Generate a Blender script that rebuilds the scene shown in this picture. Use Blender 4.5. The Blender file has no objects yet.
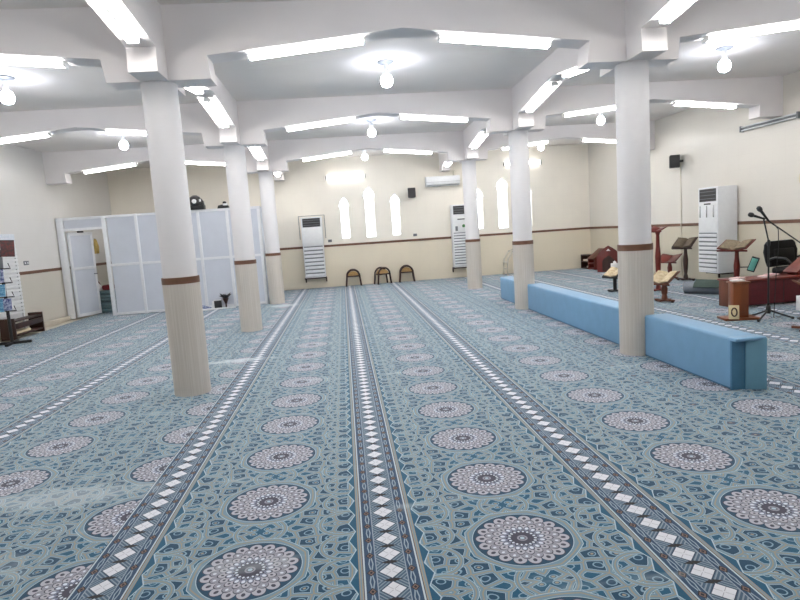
import bpy, bmesh, math, random
from mathutils import Vector, Matrix
random.seed(4)
scene = bpy.context.scene
COL = scene.collection
PI = math.pi

# ---------------------------------------------------------------- helpers
def srgb(r, g, b):
    f = lambda c: c/12.92 if c <= .04045 else ((c+.055)/1.055)**2.4
    return (f(r/255), f(g/255), f(b/255), 1)

class MB:
    """collects shapes in one bmesh, then links ONE mesh object"""
    def __init__(s): s.bm = bmesh.new()
    def box(s, a, b, bev=0, mat=None, seg=2):
        vs = [s.bm.verts.new((x, y, z)) for x in (a[0], b[0]) for y in (a[1], b[1]) for z in (a[2], b[2])]
        F = [(0,1,3,2),(4,6,7,5),(0,4,5,1),(2,3,7,6),(0,2,6,4),(1,5,7,3)]
        fs = [s.bm.faces.new([vs[i] for i in f]) for f in F]
        if bev:
            es = list({e for f in fs for e in f.edges})
            r = bmesh.ops.bevel(s.bm, geom=es, offset=bev, segments=seg, affect='EDGES', profile=.5)
            vs = list({v for f in r['faces'] for v in f.verts} | {v for v in vs if v.is_valid})
        if mat is not None: bmesh.ops.transform(s.bm, matrix=mat, verts=vs)
        return s
    def cyl(s, p0, p1, r0, r1=None, n=16, caps=True):
        p0, p1 = Vector(p0), Vector(p1); r1 = r0 if r1 is None else r1
        d = (p1-p0).normalized()
        q = d.to_track_quat('Z', 'Y')
        A, B = [], []
        for i in range(n):
            o = q @ Vector((math.cos(2*PI*i/n), math.sin(2*PI*i/n), 0))
            A.append(s.bm.verts.new(p0+o*r0)); B.append(s.bm.verts.new(p1+o*r1))
        for i in range(n):
            j = (i+1) % n
            s.bm.faces.new((A[i], A[j], B[j], B[i]))
        if caps:
            s.bm.faces.new(A[::-1]); s.bm.faces.new(B)
        return s
    def tube(s, pts, r, n=8):
        pts = [Vector(p) for p in pts]; rings = []
        up = Vector((0, 0, 1))
        for k, p in enumerate(pts):
            t = (pts[min(k+1, len(pts)-1)]-pts[max(k-1, 0)]).normalized()
            a = t.cross(up)
            if a.length < .05: a = t.cross(Vector((1, 0, 0)))
            a.normalize(); b = t.cross(a)
            rr = r[k] if isinstance(r, (list, tuple)) else r
            rings.append([s.bm.verts.new(p+a*math.cos(2*PI*i/n)*rr+b*math.sin(2*PI*i/n)*rr) for i in range(n)])
        for u, v in zip(rings, rings[1:]):
            for i in range(n):
                j = (i+1) % n; s.bm.faces.new((u[i], u[j], v[j], v[i]))
        s.bm.faces.new(rings[0][::-1]); s.bm.faces.new(rings[-1])
        return s
    def lathe(s, prof, n=24, c=(0, 0, 0)):
        rings = []
        for r, z in prof:
            rings.append([s.bm.verts.new((c[0]+max(r, 1e-4)*math.cos(2*PI*i/n), c[1]+max(r, 1e-4)*math.sin(2*PI*i/n), c[2]+z)) for i in range(n)])
        for u, v in zip(rings, rings[1:]):
            for i in range(n):
                j = (i+1) % n; s.bm.faces.new((u[i], u[j], v[j], v[i]))
        s.bm.faces.new(rings[0][::-1]); s.bm.faces.new(rings[-1])
        return s
    def prism(s, poly, axis, a, b, bev=0):
        """poly: 2D outline; axis 'y': points are (x,z) ; 'x': (y,z) ; 'z': (x,y)"""
        def P(u, w, t): return {'y': (u, t, w), 'x': (t, u, w), 'z': (u, w, t)}[axis]
        A = [s.bm.verts.new(P(u, w, a)) for u, w in poly]
        B = [s.bm.verts.new(P(u, w, b)) for u, w in poly]
        fs = [s.bm.faces.new(A), s.bm.faces.new(B[::-1])]
        n = len(poly)
        for i in range(n):
            j = (i+1) % n; fs.append(s.bm.faces.new((A[j], A[i], B[i], B[j])))
        if bev:
            es = list({e for f in fs[:2] for e in f.edges})
            bmesh.ops.bevel(s.bm, geom=es, offset=bev, segments=2, affect='EDGES', profile=.5)
        return s
    def xf(s, m): bmesh.ops.transform(s.bm, matrix=m, verts=s.bm.verts[:]); return s
    def build(s, name, mat, parent=None, label=None, smooth=35):
        bmesh.ops.recalc_face_normals(s.bm, faces=s.bm.faces[:])
        me = bpy.data.meshes.new(name); s.bm.to_mesh(me); s.bm.free()
        for p in me.polygons: p.use_smooth = True
        me.set_sharp_from_angle(angle=math.radians(smooth))
        for m in (mat if isinstance(mat, (list, tuple)) else [mat]): me.materials.append(m)
        o = bpy.data.objects.new(name, me); COL.objects.link(o)
        if parent: o.parent = parent
        if label: o['label'] = label
        return o

def tag(o, label, cat, group=None):
    o['label'] = label; o['category'] = cat
    if group: o['group'] = group
    return o
def struct(o): o['kind'] = 'structure'; return o
def thing(name, label, cat, loc=(0, 0, 0), rz=0, group=None):
    o = bpy.data.objects.new(name, None); COL.objects.link(o)
    o.empty_display_size = .1; o.location = loc; o.rotation_euler = (0, 0, rz)
    return tag(o, label, cat, group)
def dup(root, loc, rot, label):
    r = root.copy(); COL.objects.link(r); r.location = loc; r.rotation_euler = rot; r['label'] = label
    for ch in list(root.children):
        c = ch.copy(); COL.objects.link(c); c.parent = r
        for g in list(ch.children):
            d = g.copy(); COL.objects.link(d); d.parent = c
    return r
def RX(a): return Matrix.Rotation(a, 4, 'X')
def RY(a): return Matrix.Rotation(a, 4, 'Y')
def RZ(a): return Matrix.Rotation(a, 4, 'Z')
def T(x, y, z): return Matrix.Translation((x, y, z))

# ---------------------------------------------------------------- node maths
class NT:
    def __init__(s, name):
        s.m = bpy.data.materials.new(name); s.m.use_nodes = True
        s.t = s.m.node_tree; s.n = s.t.nodes; s.l = s.t.links
        s.bsdf = s.n['Principled BSDF']
    def coord(s, kind='Object'):
        c = s.n.new('ShaderNodeTexCoord'); return c.outputs[kind]
    def set(s, sock, v):
        if isinstance(v, V): s.l.new(v.o, sock)
        elif isinstance(v, bpy.types.NodeSocket): s.l.new(v, sock)
        else: sock.default_value = v
    def m_(s, op, a, b=0., c=0.):
        n = s.n.new('ShaderNodeMath'); n.operation = op
        for i, x in enumerate((a, b, c)):
            if i < len(n.inputs): s.set(n.inputs[i], x)
        return V(s, n.outputs[0])
    def sep(s, vec):
        n = s.n.new('ShaderNodeSeparateXYZ'); s.set(n.inputs[0], vec)
        return [V(s, n.outputs[i]) for i in range(3)]
    def comb(s, x, y, z=0.):
        n = s.n.new('ShaderNodeCombineXYZ')
        for i, q in enumerate((x, y, z)): s.set(n.inputs[i], q)
        return n.outputs[0]
    def mix(s, f, a, b):
        n = s.n.new('ShaderNodeMix'); n.data_type = 'RGBA'
        s.set(n.inputs[0], f); s.set(n.inputs[6], a); s.set(n.inputs[7], b)
        return n.outputs[2]
    def noise(s, vec, scale, detail=2, rough=.5):
        n = s.n.new('ShaderNodeTexNoise'); n.inputs['Scale'].default_value = scale
        n.inputs['Detail'].default_value = detail; n.inputs['Roughness'].default_value = rough
        s.set(n.inputs['Vector'], vec); return V(s, n.outputs['Fac'])
    def sstep(s, x, a, b):
        n = s.n.new('ShaderNodeMapRange'); n.interpolation_type = 'SMOOTHSTEP'
        s.set(n.inputs['Value'], x); n.inputs['From Min'].default_value = a; n.inputs['From Max'].default_value = b
        return V(s, n.outputs['Result'])
    def bump(s, h, strength=.2, dist=.01):
        n = s.n.new('ShaderNodeBump'); n.inputs['Strength'].default_value = strength
        n.inputs['Distance'].default_value = dist; s.set(n.inputs['Height'], h)
        s.l.new(n.outputs[0], s.bsdf.inputs['Normal'])
class V:
    def __init__(s, nt, o): s.nt, s.o = nt, o
    def __add__(s, b): return s.nt.m_('ADD', s, b)
    __radd__ = __add__
    def __sub__(s, b): return s.nt.m_('SUBTRACT', s, b)
    def __rsub__(s, b): return s.nt.m_('SUBTRACT', b, s)
    def __mul__(s, b): return s.nt.m_('MULTIPLY', s, b)
    __rmul__ = __mul__
    def __truediv__(s, b): return s.nt.m_('DIVIDE', s, b)
    def abs(s): return s.nt.m_('ABSOLUTE', s)
    def frac(s): return s.nt.m_('FRACT', s)
    def lt(s, b): return s.nt.m_('LESS_THAN', s, b)
    def gt(s, b): return s.nt.m_('GREATER_THAN', s, b)
    def min(s, b): return s.nt.m_('MINIMUM', s, b)
    def max(s, b): return s.nt.m_('MAXIMUM', s, b)
    def sqrt(s): return s.nt.m_('SQRT', s)

def mat(name, col, rough=.5, metal=0, var=.06, scale=14, bump=0, spec=.5, coat=0, col2=None, stretch=None):
    """plain material broken up by a soft procedural noise"""
    t = NT(name); c = t.coord()
    vec = c
    if stretch:
        mp = t.n.new('ShaderNodeMapping'); mp.inputs['Scale'].default_value = stretch
        t.l.new(c, mp.inputs[0]); vec = mp.outputs[0]
    n = t.noise(vec, scale, 4)
    a = col; b = col2 or tuple(max(0, x*(1-var*2)) for x in col[:3])+(1,)
    t.set(t.bsdf.inputs['Base Color'], t.mix(t.sstep(n, .3, .7), a, b))
    t.bsdf.inputs['Roughness'].default_value = rough; t.bsdf.inputs['Metallic'].default_value = metal
    t.bsdf.inputs['Specular IOR Level'].default_value = spec
    t.bsdf.inputs['Coat Weight'].default_value = coat
    if bump: t.bump(n, bump, .004)
    return t.m
def emit(name, col, strength):
    t = NT(name); t.bsdf.inputs['Base Color'].default_value = (.9, .9, .9, 1)
    t.bsdf.inputs['Emission Color'].default_value = col; t.bsdf.inputs['Emission Strength'].default_value = strength
    return t.m

def tiled(name, zsplit, up, low, sx=.30, sz=.30, rough=.35):
    """painted / glazed wall: two tones split at the dado height, hairline tile joints"""
    t = NT(name); x, y, z = t.sep(t.coord())
    h = x + y
    jx = ((h/sx).frac()-.5).abs().gt(.493); jz = ((z/sz).frac()-.5).abs().gt(.493)
    j = jx.max(jz)
    n = t.noise(t.coord(), 1.3, 3)
    base = t.mix(z.lt(zsplit), up, low)
    base = t.mix(t.sstep(n, .25, .75)*.10, base, (.45, .42, .38, 1))
    base = t.mix(j*.10, base, (.35, .32, .28, 1))
    t.set(t.bsdf.inputs['Base Color'], base); t.bsdf.inputs['Roughness'].default_value = rough
    return t.m

M = {}
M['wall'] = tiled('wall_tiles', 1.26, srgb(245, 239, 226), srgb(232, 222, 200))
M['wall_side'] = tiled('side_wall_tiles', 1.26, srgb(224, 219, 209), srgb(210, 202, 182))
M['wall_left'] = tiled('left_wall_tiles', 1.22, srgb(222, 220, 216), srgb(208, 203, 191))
M['beam'] = mat('beam_plaster', srgb(243, 238, 237), .8, var=.015, scale=2)
M['slab'] = mat('slab_plaster', srgb(242, 236, 231), .9, var=.02, scale=1.2)
M['band'] = mat('brown_band_tile', srgb(116, 80, 60), .4, var=.12, scale=9)
M['floor'] = mat('floor_tile', srgb(205, 196, 180), .35, var=.06, scale=3)
M['white_metal'] = mat('white_enamel', srgb(235, 236, 236), .4, var=.02)
M['white_plastic'] = mat('white_plastic', srgb(228, 230, 232), .35, var=.02)
M['panel'] = mat('panel_sheet', srgb(208, 213, 223), .3, var=.02, scale=3)
M['alu'] = mat('white_aluminium', srgb(232, 234, 238), .35, var=.02)
M['dark_vent'] = mat('dark_vent', srgb(52, 50, 52), .5)
M['slot'] = mat('grey_slot', srgb(120, 124, 128), .5)
M['black'] = mat('black_plastic', srgb(28, 28, 30), .45)
M['black_leather'] = mat('black_leather', srgb(15, 15, 17), .5, bump=.15, scale=40, spec=.25)
M['bench'] = mat('blue_vinyl', srgb(116, 160, 194), .42, var=.03, scale=6)
M['bench_dark'] = mat('blue_vinyl_end_shade', srgb(72, 122, 156), .5, var=.05, scale=6)  # shade of the end recess put into a darker vinyl; hem shares it
M['bench_teal'] = mat('teal_vinyl_flap', srgb(112, 162, 186), .5, var=.04, scale=6)
M['wood'] = mat('brown_wood', srgb(112, 62, 40), .4, var=.2, scale=6, stretch=(1, 1, .12))
M['wood_red'] = mat('red_wood', srgb(112, 38, 30), .35, var=.2, scale=6, stretch=(1, 1, .15))
M['wood_dark'] = mat('dark_wood', srgb(62, 36, 28), .4, var=.2, scale=8, stretch=(1, 1, .15))
M['wood_orange'] = mat('varnished_wood', srgb(134, 72, 38), .3, var=.2, scale=7, stretch=(1, 1, .1))
M['maroon'] = mat('maroon_cloth', srgb(84, 14, 24), .7, var=.1, scale=20)
M['paper'] = mat('book_paper', srgb(226, 214, 184), .7, var=.06, scale=60)
M['white_paper'] = mat('white_paper', srgb(238, 236, 236), .7, var=.03)
M['cover'] = mat('dark_book_cover', srgb(66, 58, 48), .5, var=.1)
M['gold'] = mat('golden_fabric', srgb(190, 152, 96), .6, var=.15, scale=40)
M['grey_cloth'] = mat('grey_rug_back', srgb(132, 138, 146), .85, var=.08, scale=60, bump=.1)
M['green_cloth'] = mat('dark_green_cloth', srgb(66, 82, 76), .9, var=.1, scale=60)
M['mint'] = mat('mint_cover', srgb(130, 214, 200), .4)
M['paper_dim'] = mat('aged_pages', srgb(148, 134, 110), .7, var=.2, scale=40)
M['paper_brown'] = mat('brown_pages', srgb(104, 90, 72), .7, var=.2, scale=40)
M['paper_mid'] = mat('patterned_pages', srgb(206, 190, 158), .7, col2=srgb(176, 158, 126), scale=16)
M['cream'] = mat('cream_card', srgb(214, 200, 160), .6)
M['blue1'] = mat('blue_print', srgb(52, 116, 168), .45, col2=srgb(130, 190, 215), scale=30)
M['blue2'] = mat('navy_print', srgb(38, 56, 120), .45, col2=srgb(180, 190, 215), scale=26)
M['redprint'] = mat('red_print', srgb(118, 62, 60), .45, col2=srgb(70, 60, 62), scale=24)
M['teal_cloth'] = mat('grey_teal_cloth', srgb(106, 130, 136), .9, var=.1, scale=20)
M['red_cloth'] = mat('dark_red_cloth', srgb(110, 26, 34), .9, var=.1)
M['yellow_cloth'] = mat('mustard_cloth', srgb(206, 178, 104), .9, var=.1)
M['pink'] = mat('pink_paper', srgb(226, 188, 186), .7)
M['chrome'] = mat('steel', srgb(180, 182, 186), .25, metal=1)
M['pale_tube'] = mat('pale_tube', srgb(222, 216, 200), .4)
M['tube'] = emit('fluorescent_tube', (1, .978, .95, 1), 27)
M['tube_wall'] = emit('fluorescent_tube_wall', (1, .978, .95, 1), 5)
M['bulb'] = emit('bulb_glass', (.82, .87, 1, 1), 38)
M['lens'] = mat('white_lens', srgb(245, 245, 245), .1)

# column cladding: white plaster above the band, ribbed beige stone below
t = NT('column_cladding'); x, y, z = t.sep(t.coord())
ang = t.m_('ARCTAN2', y, x)
rib = t.noise(t.comb(ang*5., z*.25, 0.), 3.2, 3)
low = t.mix(t.sstep(rib, .3, .7), srgb(208, 202, 194), srgb(194, 187, 177))
t.set(t.bsdf.inputs['Base Color'], low); t.bsdf.inputs['Roughness'].default_value = .55
M['col_low'] = t.m
M['col_up'] = mat('column_plaster', srgb(232, 230, 231), .7, var=.015, scale=3)

# frosted window panes
t = NT('frosted_pane'); g = t.n.new('ShaderNodeBsdfTranslucent'); tr = t.n.new('ShaderNodeBsdfTransparent'); mx = t.n.new('ShaderNodeMixShader')
g.inputs[0].default_value = (.95, .97, 1, 1); mx.inputs[0].default_value = .4
t.l.new(tr.outputs[0], mx.inputs[1]); t.l.new(g.outputs[0], mx.inputs[2]); t.l.new(mx.outputs[0], t.n['Material Output'].inputs[0])
M['pane'] = t.m

# ---------------------------------------------------------------- carpet
def carpet_material():
    t = NT('prayer_carpet'); X, Y, Z = t.sep(t.coord())
    # strips of carpet laid side by side: (left edge of strip, centre line of its medallions)
    strips = [(-9, -5.345), (-4.65, -3.92), (-3.19, -2.49), (-1.95, -1.40), (-1.277, -.577), (.11, .797), (1.486, 2.176), (2.86, 3.28), (3.815, 4.53), (5.228, 5.92), (6.61, 7.30)]
    C = None
    for i, (e, c) in enumerate(strips):
        if C is None: C = X*0.+c
        else: C = C + X.gt(e)*(c-strips[i-1][1])
    u = X - C
    P = .745
    v = (((Y-2.765)/P+.5).frac()-.5)*P
    r = (u*u+v*v*1.03).sqrt(); th = t.m_('ARCTAN2', v, u)
    teal = srgb(4, 82, 112); teal2 = srgb(4, 64, 92)
    band = srgb(113, 142, 156); tan = srgb(152, 144, 130); pale = srgb(176, 196, 208)
    plum = srgb(72, 74, 94)
    # field: mirrored network of interlaced ribbons round small motifs
    wob = t.noise(t.comb(u.abs(), v.abs(), 0.), 7, 1)
    vec = t.comb(u.abs()+(wob-.5)*.05, v.abs()*1.08+(wob-.5)*.05, 3.7)
    def voro(feat, scale, rnd):
        n = t.n.new('ShaderNodeTexVoronoi'); n.feature = feat; n.voronoi_dimensions = '2D'
        n.inputs['Scale'].default_value = scale; n.inputs['Randomness'].default_value = rnd
        t.l.new(vec, n.inputs['Vector']); return n
    S = 9.8
    de = V(t, voro('DISTANCE_TO_EDGE', S, .8).outputs['Distance'])/S
    f1n = voro('F1', S, .8); f1 = V(t, f1n.outputs['Distance'])/S
    rc = t.n.new('ShaderNodeSeparateColor'); t.l.new(f1n.outputs['Color'], rc.inputs[0])
    rnd = V(t, rc.outputs[0]); rnd2 = V(t, rc.outputs[1])
    col = t.mix(rnd.gt(.6), teal, teal2)
    star = rnd.lt(.3)
    ang = t.m_('ARCTAN2', v, u)
    col = t.mix(star*f1.lt(.028), col, plum)
    ring = (f1-.019+(rnd2-.5)*.006).abs().lt(.0034)*(1.-star)
    col = t.mix(ring, col, srgb(128, 160, 178))
    col = t.mix(f1.lt(.009)*rnd2.gt(.35), col, tan)
    col = t.mix(de.lt(.0155), col, pale)
    col = t.mix(de.lt(.0130), col, band)
    col = t.mix(de.lt(.0036), col, tan)
    # interlaced rings laid over the network
    def ringat(cx, cy, rad, col):
        d = (u.abs()-cx); e = (v.abs()-cy); q = ((d*d+e*e).sqrt()-rad).abs()
        col = t.mix(q.lt(.0135), col, pale); col = t.mix(q.lt(.011), col, band)
        return t.mix(q.lt(.003), col, tan)
    col = ringat(0., .372, .135, col); col = ringat(.46, .12, .115, col); col = ringat(.46, .372, .13, col)
    # medallion
    r8 = u.abs().max(v.abs()).max((u.abs()+v.abs())*.7071)*.6+r*.4
    q = (r8-.270).abs()
    col = t.mix(r8.lt(.288), col, pale); col = t.mix(r8.lt(.284), col, band); col = t.mix(q.lt(.004), col, tan)
    col = t.mix(r.lt(.256), col, pale); col = t.mix(r.lt(.252), col, teal2)
    lilac = srgb(178, 178, 188); rose = srgb(146, 147, 158); ink = srgb(62, 62, 78); ice = srgb(214, 222, 232)
    def petals(col, n, off, r0, r1, fill, spot_r=None, spot=ink, spot_s=.010):
        a = ((th*(n/(2*PI))+off).frac()-.5)*2.
        edge = (1.-a*a).max(0.).sqrt()*(r1-r0)+r0
        col = t.mix(r.lt(edge), col, ink)
        col = t.mix(r.lt(edge-.006)*a.abs().lt(.93), col, fill)
        if spot_r:
            sx = a*(PI/n)*spot_r; sy = (r-spot_r)*.75
            s = (sx*sx+sy*sy).sqrt(); col = t.mix(s.lt(spot_s), col, spot)
        return col
    col = petals(col, 18, 0, .190, .242, lilac, .206)
    col = petals(col, 18, .5, .150, .196, rose, .170, ice, .007)
    col = petals(col, 18, 0, .115, .158, lilac, .130, ink, .006)
    col = petals(col, 18, .5, .085, .122, srgb(120, 128, 148), .100, ice, .009)
    col = petals(col, 18, 0, .050, .084, ink, .066, ice, .006)
    col = t.mix(r.lt(.040), col, srgb(60, 62, 78)); col = t.mix((r-.022).abs().lt(.005), col, rose); col = t.mix(r.lt(.012), col, pale)
    # stripes between the rows
    sd = None
    for s_ in (-4.65, -3.19, -1.277, .110, 1.486, 3.815, 5.228, 6.61):
        d = X - s_
        sd = d if sd is None else t.m_('MULTIPLY_ADD', (sd.abs()-d.abs()).gt(0.), d-sd, sd)
    a = sd.abs()
    p = P/5; w = (((Y-2.765)/p+.5).frac()-.5)*p       # 0 in the middle of a white lozenge
    wx = p/2-w.abs()
    # border next to the stripe
    bm = 1.-(X.gt(-1.7)*X.lt(-1.277)).max(X.gt(3.45)*X.lt(3.815))
    sc = ((v/P*4.+.125).frac()-.5).abs()*2.
    col = t.mix(a.lt(sc*.036+.166)*bm, col, pale); col = t.mix(a.lt(sc*.036+.160)*bm, col, teal)
    col = t.mix(a.lt(.156)*bm, col, tan); col = t.mix(bm*(a-.147).abs().lt(.003), col, band)
    col = t.mix(a.lt(.137), col, ink); col = t.mix(a.lt(.133), col, srgb(190, 204, 210)); col = t.mix(a.lt(.125), col, srgb(38, 70, 100))
    net = ((a-.095).abs()*1.0+(((w/p*2.).frac()-.5).abs()*p*.5)); 
    chain = (((a-.095).abs()*1.7)-((w.abs()/p)*.034)).abs().lt(.005)*(a-.095).abs().lt(.024)
    col = t.mix(chain, col, srgb(150, 168, 180))
    fl = (a-.097).abs()/.021+w.abs()/.030
    col = t.mix(fl.lt(1.), col, srgb(30, 24, 28)); col = t.mix((fl-.55).abs().lt(.16), col, srgb(124, 98, 90))
    col = t.mix((a-.071).abs().lt(.0028), col, srgb(150, 164, 176))
    inner = a.lt(.069)
    hatch = ((a/.068+w.abs()/(p*.5)*1.0)*3.).frac().lt(.4)
    col = t.mix(inner, col, t.mix(hatch, srgb(62, 90, 114), srgb(130, 146, 158)))
    cross = (a/.045+wx/.018).lt(1.)
    col = t.mix(cross, col, srgb(26, 22, 26))
    loz = a/.057+w.abs()/.060
    col = t.mix(loz.lt(1.12), col, srgb(40, 60, 84))
    lz = t.mix((a*1.05-w.abs()).abs().lt(.0018)*loz.gt(.12), srgb(222, 224, 230), srgb(150, 150, 158))
    col = t.mix(loz.lt(1.), col, lz)
    # pale noise and oval patches mixed over the pattern
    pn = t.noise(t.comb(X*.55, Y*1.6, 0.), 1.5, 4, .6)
    pale_mix = t.sstep(pn, .60, .74)*.30
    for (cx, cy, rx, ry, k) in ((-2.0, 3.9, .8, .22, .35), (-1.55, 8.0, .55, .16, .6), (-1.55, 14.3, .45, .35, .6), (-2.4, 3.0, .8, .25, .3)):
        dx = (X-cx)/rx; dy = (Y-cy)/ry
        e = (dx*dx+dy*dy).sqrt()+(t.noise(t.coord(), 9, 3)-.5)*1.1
        pale_mix = pale_mix.max((1.-t.sstep(e, .3, 1.1))*k)
    col = t.mix(pale_mix, col, srgb(206, 216, 220))
    pile = t.noise(t.coord(), 260, 2)
    mul = t.n.new('ShaderNodeMix'); mul.data_type = 'RGBA'; mul.blend_type = 'MULTIPLY'; mul.inputs[0].default_value = .5
    t.l.new(col, mul.inputs[6]); t.l.new(t.mix(pile, (.72, .72, .72, 1), (1.2, 1.2, 1.2, 1)), mul.inputs[7])
    t.l.new(mul.outputs[2], t.bsdf.inputs['Base Color'])
    t.bsdf.inputs['Roughness'].default_value = .9; t.bsdf.inputs['Specular IOR Level'].default_value = .2
    t.bsdf.inputs['Sheen Weight'].default_value = .22; t.bsdf.inputs['Sheen Roughness'].default_value = .5
    t.bump(pile, .25, .004)
    return t.m
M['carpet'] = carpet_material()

# ---------------------------------------------------------------- the room
XL, XR = -1.762, 3.346                    # the two column lines
D = 4.236
YC = [2.230, 6.466, 10.702, 14.938]       # column rows
YB, YF = 18.586, -2.0
WL = -6.87
def wr(y): return 8.42-(y-10.5)*.0400      # right wall is a little out of square
ZC, ZS, ZK, ZP = 4.0, 3.5, 3.27, 3.70     # slab, beam soffit at the bracket, bracket soffit, beam soffit at the peak

struct(MB().box((WL-.2, YF-.2, -.25), (9.3, YB+.2, -.02)).build('floor', M['floor']))
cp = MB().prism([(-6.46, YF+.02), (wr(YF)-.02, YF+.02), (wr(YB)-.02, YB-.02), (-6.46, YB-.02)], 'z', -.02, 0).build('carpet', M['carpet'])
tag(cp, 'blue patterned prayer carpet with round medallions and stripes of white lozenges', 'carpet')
struct(MB().box((WL-.2, YF-.2, ZC), (9.3, YB+.2, ZC+.2)).build('ceiling', M['slab']))
struct(MB().box((WL-.2, YF-.2, -.02), (WL, YB+.2, ZC)).build('wall_left', M['wall_left']))
struct(MB().prism([(wr(YF-.2), YF-.2), (9.3, YF-.2), (9.3, YB+.2), (wr(YB+.2), YB+.2)], 'z', -.02, ZC).build('wall_right', M['wall_side']))
struct(MB().box((WL, YF-.2, -.02), (wr(YF), YF, ZC)).build('wall_front', M['wall']))

# back wall with six lancet openings (outline: narrow shaft, wider ogee head)
def lancet(cx, z0, zs, z1, w):
    h = w*.5; k = h*1.24; n = 8
    pts = [(cx-h, z0), (cx+h, z0), (cx+h, zs-.03), (cx+k, zs)]
    for i in range(1, n):
        a = i/n; pts.append((cx+k*(1-a**1.9), zs+(z1-zs)*a**.85))
    pts.append((cx, z1))
    for i in range(n-1, 0, -1):
        a = i/n; pts.append((cx-k*(1-a**1.9), zs+(z1-zs)*a**.85))
    return pts+[(cx-k, zs), (cx-h, zs-.03)]
LAN = [(.125, 1.49, 2.47, 2.80, .275), (.925, 1.475, 2.74, 3.07, .31), (1.735, 1.485, 2.51, 2.81, .275),
       (4.425, 1.50, 2.50, 2.82, .275), (5.215, 1.475, 2.78, 3.10, .33), (6.03, 1.50, 2.52, 2.80, .275)]
cu = bpy.data.curves.new('back_outline', 'CURVE'); cu.dimensions = '2D'; cu.fill_mode = 'BOTH'; cu.extrude = .1
def poly(pts):
    s = cu.splines.new('POLY'); s.points.add(len(pts)-1); s.use_cyclic_u = True
    for p, (a, b) in zip(s.points, pts): p.co = (a, b, 0, 1)
poly([(WL-.2, -.02), (9.3, -.02), (9.3, ZC), (WL-.2, ZC)])
for l in LAN: poly(lancet(*l))
tmp = bpy.data.objects.new('outline', cu); COL.objects.link(tmp)
bpy.context.view_layer.update()
me = bpy.data.meshes.new_from_object(tmp.evaluated_get(bpy.context.evaluated_depsgraph_get()))
bpy.data.objects.remove(tmp)
me.transform(T(0, YB+.1, 0) @ RX(PI/2)); me.materials.clear(); me.materials.append(M['wall'])
bw = bpy.data.objects.new('wall_back', me); COL.objects.link(bw); struct(bw)
for i, l in enumerate(LAN):
    w = MB()
    P = lancet(l[0], l[1]+.012, l[2], l[3]-.03, l[4]-.03)
    n = len(P); O = lancet(*l)
    for k in range(n):                       # slim frame that follows the opening
        j = (k+1) % n
        q = [w.bm.verts.new((p[0], yy, p[1])) for yy in (YB+.045, YB+.075) for p in (O[k], O[j], P[j], P[k])]
        for f in ((0,1,2,3),(7,6,5,4),(3,2,6,7)): w.bm.faces.new([q[a] for a in f])
    if i % 3 != 1: w.box((l[0]-l[4]/2, YB+.045, l[2]-.02), (l[0]+l[4]/2, YB+.075, l[2]+.012))
    f = w.build('window_%d' % (i+1), M['white_metal']); struct(f)
    MB().prism(lancet(l[0], l[1]+.01, l[2], l[3]-.02, l[4]-.02), 'y', YB+.057, YB+.063).build('pane', M['pane'], f)

# brown dado band round the walls
struct(MB().box((WL, YB-.012, 1.262), (wr(YB), YB, 1.330)).build('trim_1', M['band']))
struct(MB().prism([(wr(YF)-.012, YF), (wr(YF), YF), (wr(YB), YB), (wr(YB)-.012, YB)], 'z', 1.262, 1.330).build('trim_2', M['band']))
struct(MB().box((WL, YF, 1.215), (WL+.012, YB, 1.283)).build('trim_3', M['band']))
struct(MB().box((WL, YF, -.02), (WL+.10, 14.9, .09), .01).build('baseboard_left', M['floor']))

# gabled cross beams, brackets at every column
def cross_profile(xr):
    pts = [(WL, ZC), (WL, ZK), (WL+.47, ZK), (WL+.45, ZS), ((WL+XL)/2, ZP), (XL-.50, ZS), (XL-.47, ZK), (XL+.56, ZK), (XL+.54, ZS),
           ((XL+XR)/2, ZP), (XR-.54, ZS), (XR-.57, ZK), (XR+.46, ZK), (XR+.48, ZS), ((XR+8.42)/2, ZP), (7.96, ZS), (7.95, ZK+.01), (xr, ZK+.01), (xr, ZC)]
    return pts
for y in YC:
    struct(MB().prism(cross_profile(wr(y)+.05), 'y', y-.15, y+.15).build('cross_beam', M['beam']))
def long_profile():
    pts = [(YF, ZC), (YF, ZS)]
    e = [YF]+YC+[YB]
    prev = YF
    for k, y in enumerate(YC):
        pts += [((e[k]+y)/2, ZP), (y-.48, ZS), (y-.5, ZK-.002), (y+.5, ZK-.002), (y+.48, ZS)]
    pts += [((YC[-1]+YB)/2, ZP-.03), (YB-.48, ZS), (YB-.46, 3.38), (YB, 3.38), (YB, ZC)]
    return pts
for x in (XL, XR):
    struct(MB().prism(long_profile(), 'x', x-.137, x+.137).build('lengthwise_beam', M['beam']))

# columns
names = {(0, 1): 'front left column', (0, 2): 'second column of the left row', (0, 3): 'third column of the left row, beside the white partition end',
         (1, 1): 'front right column, between two blue benches', (1, 2): 'middle column of the right row, between two blue benches', (1, 3): 'farthest column of the right row, beside the back air conditioner'}
def column(x, y, label):
    c = thing('column', 'round white '+label, 'column', (x, y, 0), 0, 'columns of the hall')
    MB().lathe([(.177, 1.275), (.177, ZK)], 48).build('upper_shaft', M['col_up'], c)
    MB().lathe([(.191, 0), (.191, 1.205)], 48).build('lower_shaft', M['col_low'], c, 'beige stone lower shaft')
    MB().lathe([(.185, 1.205), (.194, 1.205), (.194, 1.275), (.177, 1.275)], 48).build('tile_band', M['band'], c, 'brown tile band')
    return c
for (i, k), l in names.items(): column((XL, XR)[i], YC[k], l)

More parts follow.
